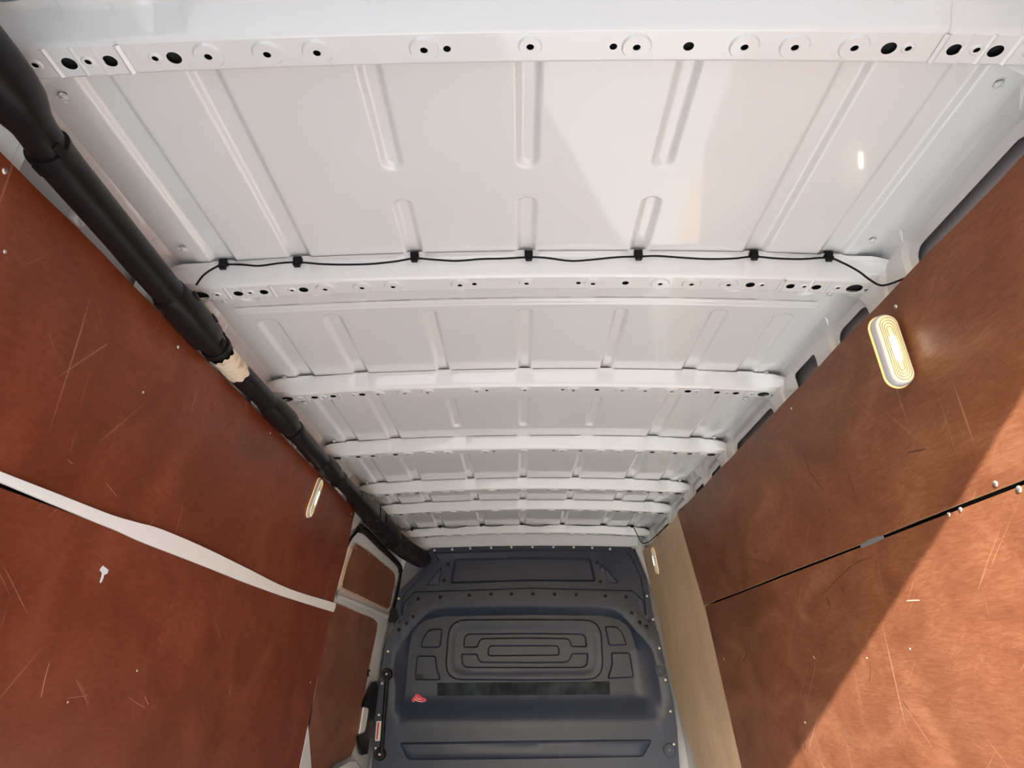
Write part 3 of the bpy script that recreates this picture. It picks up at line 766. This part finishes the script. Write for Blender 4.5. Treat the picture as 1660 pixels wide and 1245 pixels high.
# frame as a sheet with two openings, pressed ridge between them
yz = lambda px, off: [(p.y, p.z) for p in (DL(u, v, off) for u, v in px)]
fo = yz(frame_px, .016); iu = yz(ins_u, .012); il = yz(ins_l, .012)
ov, dd, tr = pressed(fo, [(offset(iu, -.012), 0, False), (offset(iu, .004), .008, True), ], (.08, .08))
mb = MB(); mb.add([(prof(PL, p.y)-.016-d, p.x, p.y) for p, d in zip(ov, dd)], tr)
mb.build('door_frame', WHITE, door, 30)
r = [(549, 958), (575, 968), (605, 981), (634, 993)]; r2 = [(546, 970), (572, 979), (602, 992), (628, 1004)]
mb = MB(); mb.loft([[DL(*a, .012), DL((a[0]+b[0])/2, (a[1]+b[1])/2, -.004), DL(*b, .012)] for a, b in zip(r, r2)], False, closed=False); mb.build('door_rail', WHITE, door, 40)
o = psheet(ins_u, .006, .012, 'door_insert', [PLY, PLYEDGE], door); o['label'] = 'brown plywood insert with rounded corners'
o = psheet(ins_l, .006, .009, 'door_insert', [PLY, PLYEDGE], door); o['label'] = 'tall brown plywood insert'
for u, v in ((577, 889), (598, 899), (555, 948), (580, 964), (634, 975), (620, 980), (640, 935)):
    p = DL(u, v, .006); so = bpy.data.objects.new('screw', SCM); lk(so); place(so, p, door); so.rotation_euler = wnormal(PL, p.z).to_track_quat('Z', 'Y').to_euler(); so.scale = (.9,)*3
# rubber seal along the door opening
seal_px = [(496, 1195), (500, 1172), (503, 1150), (511, 1095), (519, 1050), (530, 1002), (539, 972), (548, 938), (556, 909), (562, 886), (571, 870), (584, 857.5), (593, 862)]
mb = MB(); mb.tube(spline([DL(u, v, .010) for u, v in seal_px], 4), .0068, 10); mb.build('door_seal', BLACK2, door, 50)
mb = MB(); a = [(583, 858), (594, 863), (620, 889), (645, 914), (649, 926), (647, 945), (639, 985)]; mb.tube(spline([DL(u, v, .006) for u, v in a], 5), [.016]*11+[.014]*10+[.008]*10, 12); mb.build('door_seal', BLACK2, door, 50)
# pillar strip in front of the left sheets
a = [(580, 826), (590, 842), (584, 848), (570, 860), (560, 880), (552, 908), (544, 938), (535, 972), (526, 1002), (515, 1050), (507, 1095), (499, 1150), (494, 1185), (480, 1300), (455, 1300), (485, 1180), (505, 1100), (528, 1000), (545, 930), (560, 870)]
mb = MB(); P = [DL(u, v, .018) for u, v in a]; mb.prism(P, (-.01, 0, 0)); mb.build('door_pillar', WHITE2, wall_l, 30)
a = [(486, 1245), (500, 1180), (505, 1245), (508, 1300), (470, 1300)]
mb = MB(); mb.prism([DL(u, v, .003) for u, v in a], (-.006, 0, 0)); mb.build('door_edge', WHITE2, wall_l, 30)
# body above the door, towards the bulkhead
a = [(584, 846), (596, 853), (650, 905), (700, 925), (690, 950), (652, 965), (644, 985), (649, 940), (650, 920), (625, 890), (600, 866)]
mb = MB(); mb.prism([DL(u, v, .022) for u, v in a], (-.01, 0, 0)); mb.build('upper_corner', WHITE2, wall_l, 30)
# door latch housing and handle next to the bulkhead
a = [(611, 1104), (606, 1106), (592, 1136), (589, 1146), (598, 1147), (600, 1152), (594, 1185), (582, 1193), (582, 1200), (588, 1224), (596, 1222), (603, 1180), (611, 1135), (613, 1120)]
mb = MB(); mb.prism([DL(u, v, -.008) for u, v in a], (-.012, 0, 0)); hd = mb.build('door_handle', BLACK, door, 30); hd['label'] = 'black plastic latch handle'
a = [(590, 1147), (598, 1148), (592, 1186), (583, 1190)]
mb = MB(); mb.prism([DL(u, v, -.001) for u, v in a], (-.006, 0, 0)); mb.build('handle_recess', PVC, hd)
a = [(596, 1086), (600, 1085), (601, 1088), (598, 1089), (598, 1095), (600, 1096), (596, 1097)]
mb = MB(); mb.prism([DL(u, v, .004) for u, v in a], (-.006, 0, 0)); mb.build('door_buffer', BLACK2, door)
# folded grey dust cover at the lower edge of the insert
P0 = [(535, 1300), (545, 1243), (566, 1231), (577, 1231), (586, 1245), (596, 1300)]
mb = MB(); base = [DL(u, v, -.002) for u, v in P0]; front = [DL(u, v+4, -.03-.01*(i % 2)) for i, (u, v) in enumerate(P0)]
mb.loft([base, front], True); mb.build('door_step_cover', WHITE2, door, 30)

# ================================================================== bulkhead
YB = 4.40
bk = empty('bulkhead', (0, YB, -1.1)); tag(bk, 'dark navy grey moulded plastic bulkhead with pressed rings', 'partition')
def bx(px): return [(p.x, p.z) for p in (onY(u, v, YB) for u, v in px)]
def bplate(name, outline, loops, y, th, smooth=28, grid=(.06, .06), fn=None, m=NAVY):
    ov, dd, tr = pressed(outline, loops, grid)
    V = [(p.x, y+d+(fn(p.x, p.y) if fn else 0), p.y) for p, d in zip(ov, dd)]
    mb = MB(); mb.add(V, tr)
    n = len(outline)
    return mb.build(name, m, bk, smooth)
up_o = [(637.5, 1016), (640, 988), (645, 965), (652, 953), (686, 920), (700, 908), (693, 898), (700, 888), (780, 884.5), (860, 882.5), (950, 883), (1022, 885.5), (1033, 902), (1041, 919), (1048, 935), (1055, 975), (1061, 1006), (1065, 1020), (1037, 1001), (1034, 978), (1022, 967), (860, 963), (676, 969), (663, 982), (660, 1002), (640, 1019)]
O = bx(up_o)
def emboss(px, r, depth, bev, hole=False):
    P = fillet(bx(px), r, 5); return [(P, 0, False), (offset(P, bev), depth, False)]
lp = emboss([(736, 905), (860, 902), (958, 904), (967, 943), (860, 942), (729, 946)], .02, .016, .014)
lp += emboss([(716, 918), (711, 949), (690, 949)], .010, .010, .0045)
lp += emboss([(977, 915), (1004, 945), (986, 945)], .010, .010, .0045)
fl_ = offset(O, .030)
bplate('upper_panel', O, [(fl_, 0, False), (offset(O, .038), .010, False)]+[(P, d+.010, h) for P, d, h in lp], YB, .02)
# lower moulding
lo_o = [(637, 1018), (650, 1009), (665, 998), (667, 979), (677, 965), (760, 960.5), (860, 958), (950, 959.5), (1019, 962.5), (1029, 977), (1032, 994), (1060, 1015), (1066, 1024), (1072, 1050), (1078, 1080), (1091, 1135), (1097, 1180), (1101, 1245), (1112, 1420), (590, 1420), (603, 1245), (605, 1207), (611, 1136), (618, 1092), (624, 1050), (630, 1034)]
O2 = bx(lo_o)
cav = [(638, 1150), (641, 1120), (637, 1088), (640, 1060), (650, 1043), (664, 1020), (686, 996), (703, 987), (730, 984), (860, 982), (975, 983), (998, 987), (1016, 1001), (1037, 1026), (1057, 1049), (1064, 1072), (1068, 1097), (1073, 1125), (1079, 1165), (1079, 1188), (860, 1188), (640, 1186)]
cin = [(650, 1150), (656, 1117), (658, 1085), (663, 1038), (670, 1018), (690, 1003), (720, 998), (860, 996), (975, 997), (1005, 1003), (1022, 1016), (1036, 1059), (1041, 1105), (1047, 1138), (1064, 1165), (1060, 1172), (860, 1172), (655, 1170)]
CAV = fillet(bx(cav), .03, 3); CIN = fillet(bx(cin), .03, 3)
zfl = onY(860, 1125, YB).z; zbt = onY(860, 1172, YB).z
def cavdepth(x, z): return 0
DEP = .060
def ringset(px, r, d0, d1, bev):
    P = fillet(bx(px), r, 6); return [(P, d0, False), (offset(P, bev), d1, False)]
loops2 = [(CAV, .0, False), (offset(CAV, .012), .006, False)]
cin_d = []
ov_loops = [(CIN, DEP, False)]
rr = lambda x0, y0, x1, y1, sl=3: [(x0+sl, y0), ((x0+x1)/2, y0-1), (x1-sl, y0), (x1, y1), ((x0+x1)/2, y1+1), (x0-sl*.5, y1)]
ov_loops += ringset(rr(721, 1003, 981, 1103, 5), .105, DEP, DEP-.012, .010)
ov_loops += ringset(rr(732, 1015, 969, 1092, 4), .080, DEP-.012, DEP-.010, .004)
def cshape(px, r): P = fillet(bx(px), r, 4); return [(P, DEP-.010, False), (offset(P, .009), DEP+.004, False)]
ov_loops += cshape([(750, 1050), (751, 1026), (860, 1025), (951, 1026), (953, 1049), (926, 1049), (923, 1036), (860, 1035), (778, 1036), (774, 1050)], [.012, .07, 0, .07, .012, .012, .045, 0, .045, .012])
ov_loops += cshape([(746, 1059), (774, 1059), (777, 1072), (860, 1072.5), (922, 1072), (927, 1058), (955, 1058), (954, 1083), (860, 1083.5), (748, 1083)], [.012, .012, .045, 0, .045, .012, .012, .07, 0, .07])
ov_loops += cshape([(791, 1045), (907, 1045), (909, 1063), (789, 1064)], .025)
for px in ([(680, 1050), (682, 1036), (692, 1021), (701, 1018), (717, 1018), (713, 1050)], [(674, 1062), (706, 1062), (707, 1080), (714, 1103), (670, 1103)], [(981, 1014), (1001, 1014), (1011, 1024), (1019, 1046), (988, 1047)], [(991, 1057), (1023, 1057), (1030, 1099), (985, 1101), (993, 1076)]):
    P = fillet(bx(px), .018, 4); ov_loops += [(P, DEP, False), (offset(P, .009), DEP-.014, False)]
# depth ramps back to flush below the recess
def rampd(z): return 1-sstep((zfl-z)/(zfl-zbt)) if z < zfl else 1
loops3 = []
for P, d, h in ov_loops: loops3.append((P, d, h))
groove = [(647, 1203), (860, 1200), (1056, 1198), (1053, 1208), (1042, 1227), (860, 1230), (661, 1232)]
G = fillet(bx(groove), .02, 4)
loops4 = [(G, 0, False), (offset(G, .006), .007, False), (offset(G, .013), .002, False)]
allr = loops2+loops3+loops4
ov, dd, tr = pressed(O2, allr, (.05, .035), (CAV, CIN))
CAVo = offset(CAV, .012)
V = []
for p, d in zip(ov, dd):
    q = (p.x, p.y)
    if inside(q, CAV): d *= rampd(p.y)
    V.append((p.x, YB-.012+d, p.y))
mb = MB(); mb.add(V, tr); mb.build('lower_panel', NAVY, bk, 40)
# jointing flange strip
for px in ([(677, 966), (690, 973), (860, 968.5), (860, 958)], ): pass
# screws on the bulkhead
bs = MB(); bs.loft([[Vector((r*cos(2*pi*k/10), y, r*sin(2*pi*k/10))) for k in range(10)] for r, y in ((.0095, .003), (.0095, -.003), (.006, -.006), (.0025, -.0062))])
BSM = mkmesh('bolt', bs.V, bs.F, SCREW, smooth=40); BSB = mkmesh('bolt', bs.V, bs.F, BLACK, smooth=40)
def bolt(u, v, me, s=1, dy=0):
    p = onY(u, v, YB+dy); o = bpy.data.objects.new('bolt', me); lk(o); place(o, p, bk); o.scale = (s, s, s)
for u, v in ((704, 892), (733, 890.5), (762, 889), (796, 888), (829, 887), (863, 886.5), (897, 886.5), (930, 887), (960, 888), (989, 890)): bolt(u, v, BSM, .8)
for u, v in ((1049, 966), (1059, 1004), (1069, 1050.5), (1079, 1102), (1087, 1153), (1092.5, 1206.5), (646, 970), (629, 1056), (619.5, 1108), (614, 1159), (609, 1213)): bolt(u, v, BSM, .8, -.012 if v > 1020 else 0)
for u, v in ((678, 971), (714, 968), (761, 965), (796, 963.5), (829, 963), (864, 963), (899, 963.5), (934, 964.5), (981, 966.5), (1015, 968), (670, 1000), (659, 1011), (647, 1021), (1024, 994), (1037, 1009), (1048, 1016), (727, 915), (720, 941), (968, 912), (973, 943)): bolt(u, v, BSB, 1.1, -.012 if v > 950 else .010)
# black backing tab at the left of the joint
mb = MB(); mb.prism([onY(u, v, YB-.02) for u, v in ((634, 987), (643, 988), (641, 1009), (630, 1008))], (0, .02, 0)); mb.build('joint_cover', BLACK2, bk)
# tape, stickers
TAPE = mat('dark_grey_tape', (.045, .052, .055), .6, spec=.12); tn = N(TAPE, 'ShaderNodeTexNoise', Scale=9.0, Detail=5.0); tcx = N(TAPE, 'ShaderNodeTexCoord'); L(TAPE, tcx.outputs['Object'], tn.inputs['Vector']); tr_ = ramp(TAPE, [(.42, (.008, .012, .017)), (.66, (.030, .042, .050))]); L(TAPE, tn.outputs['Fac'], tr_.inputs[0]); L(TAPE, tr_.outputs[0], bsdf(TAPE).inputs['Base Color'])
def bpl(px, y, t, name, m, parent=bk):
    mb = MB(); mb.prism([onY(u, v, y) for u, v in px], (0, t, 0)); return mb.build(name, m, parent)
yt = YB-.012+DEP
o = bpl([(709, 1107), (709, 1128), (989, 1126), (988, 1104.5)], yt-.0025, .0025, 'tape_strip', TAPE); o['label'] = 'wide dark grey tape strip'
RED = mat('red_print', (.62, .04, .06), .5); WP = mat('white_print', (.78, .78, .76), .5)
ys_ = YB-.012+DEP*.72
fan = [(667, 1137), (669, 1131), (672, 1129), (673, 1126), (676, 1124.5), (682, 1128), (686, 1131), (690, 1132), (691.5, 1136), (692, 1141), (688, 1144), (681, 1145), (674, 1143)]
o = bpl(fan, yt-.010, .002, 'red_sticker', RED); o['label'] = 'small red fan-shaped printed sticker'
for a, b in (((669, 1137), (690, 1142)), ((671, 1132.5), (689, 1138)), ((674, 1129), (683, 1133))):
    m_ = ((a[0]+b[0])/2-1.5, (a[1]+b[1])/2+1.6)
    px = [a, m_, b, (b[0], b[1]+.7), (m_[0], m_[1]+.9), (a[0], a[1]+.7)]; bpl(px, yt-.0115, .001, 'sticker_lettering', WP, o)
o = bpl([(610.5, 1169), (619.5, 1169), (617, 1201), (608, 1201)], YB-.0145, .002, 'warning_label', WP); o['label'] = 'white label with red stripe'
bpl([(612, 1171), (615, 1171), (612, 1199), (609.5, 1199)], YB-.0155, .001, 'label_stripe', RED, o)
bpl([(673, 1092), (686, 1094), (686, 1101), (673, 1100)], yt-.0165, .002, 'maker_plate', BLACK)
# hanging bar on the left, fixing points on the right
mb = MB(); pts = [onY(u, v, YB-.045) for u, v in ((629, 1094), (627, 1100), (625, 1130), (622, 1165), (619.5, 1200), (618, 1221))]
mb.tube(pts, .011, 12); hb = mb.build('grab_bar', BLACK, bk, 50)
for u, v in ((628, 1093), (617, 1222)):
    c = onY(u, v, YB-.012); mb = MB()
    mb.loft([[c+Vector((r*cos(2*pi*k/20), y, r*sin(2*pi*k/20))) for k in range(20)] for r, y in ((.032, .004), (.032, -.022), (.026, -.030), (.016, -.030), (.012, -.022))]); mb.build('bar_mount', BLACK, hb, 40)
    mb = MB(); mb.loft([[c+Vector((r*cos(2*pi*k/12), y, r*sin(2*pi*k/12))) for k in range(12)] for r, y in ((.008, -.02), (.008, -.037), (.003, -.041))]); mb.build('bolt', SCREW, hb, 40)
mb = MB(); mb.prism([onY(u, v, YB-.02) for u, v in ((623, 1090), (626, 1086), (638, 1082), (638, 1096), (632, 1100))], (0, .012, 0)); mb.build('bar_bracket', NAVY, bk, 30)
for u, v, r, mm in ((1070, 1088, .028, NAVY), (1085, 1216, .034, NAVY)):
    c = onY(u, v, YB-.012); mb = MB()
    mb.loft([[c+Vector((q*cos(2*pi*k/20), y, q*sin(2*pi*k/20))) for k in range(20)] for q, y in ((r, .006), (r, -.008), (r*.9, -.011), (r*.3, -.011), (r*.26, -.004))]); mb.build('fixing_boss', mm, bk, 40)
    mb = MB(); mb.add([c+Vector((r*.26*cos(2*pi*k/12), -.0095, r*.26*sin(2*pi*k/12))) for k in range(12)], [tuple(range(12))]); mb.build('boss_hole', DARK, bk)
mb = MB(); mb.prism([onY(u, v, YB-.016) for u, v in ((1061, 1077), (1072, 1081), (1074, 1094), (1064, 1096))], (0, .01, 0)); mb.build('boss_web', NAVY, bk, 30)
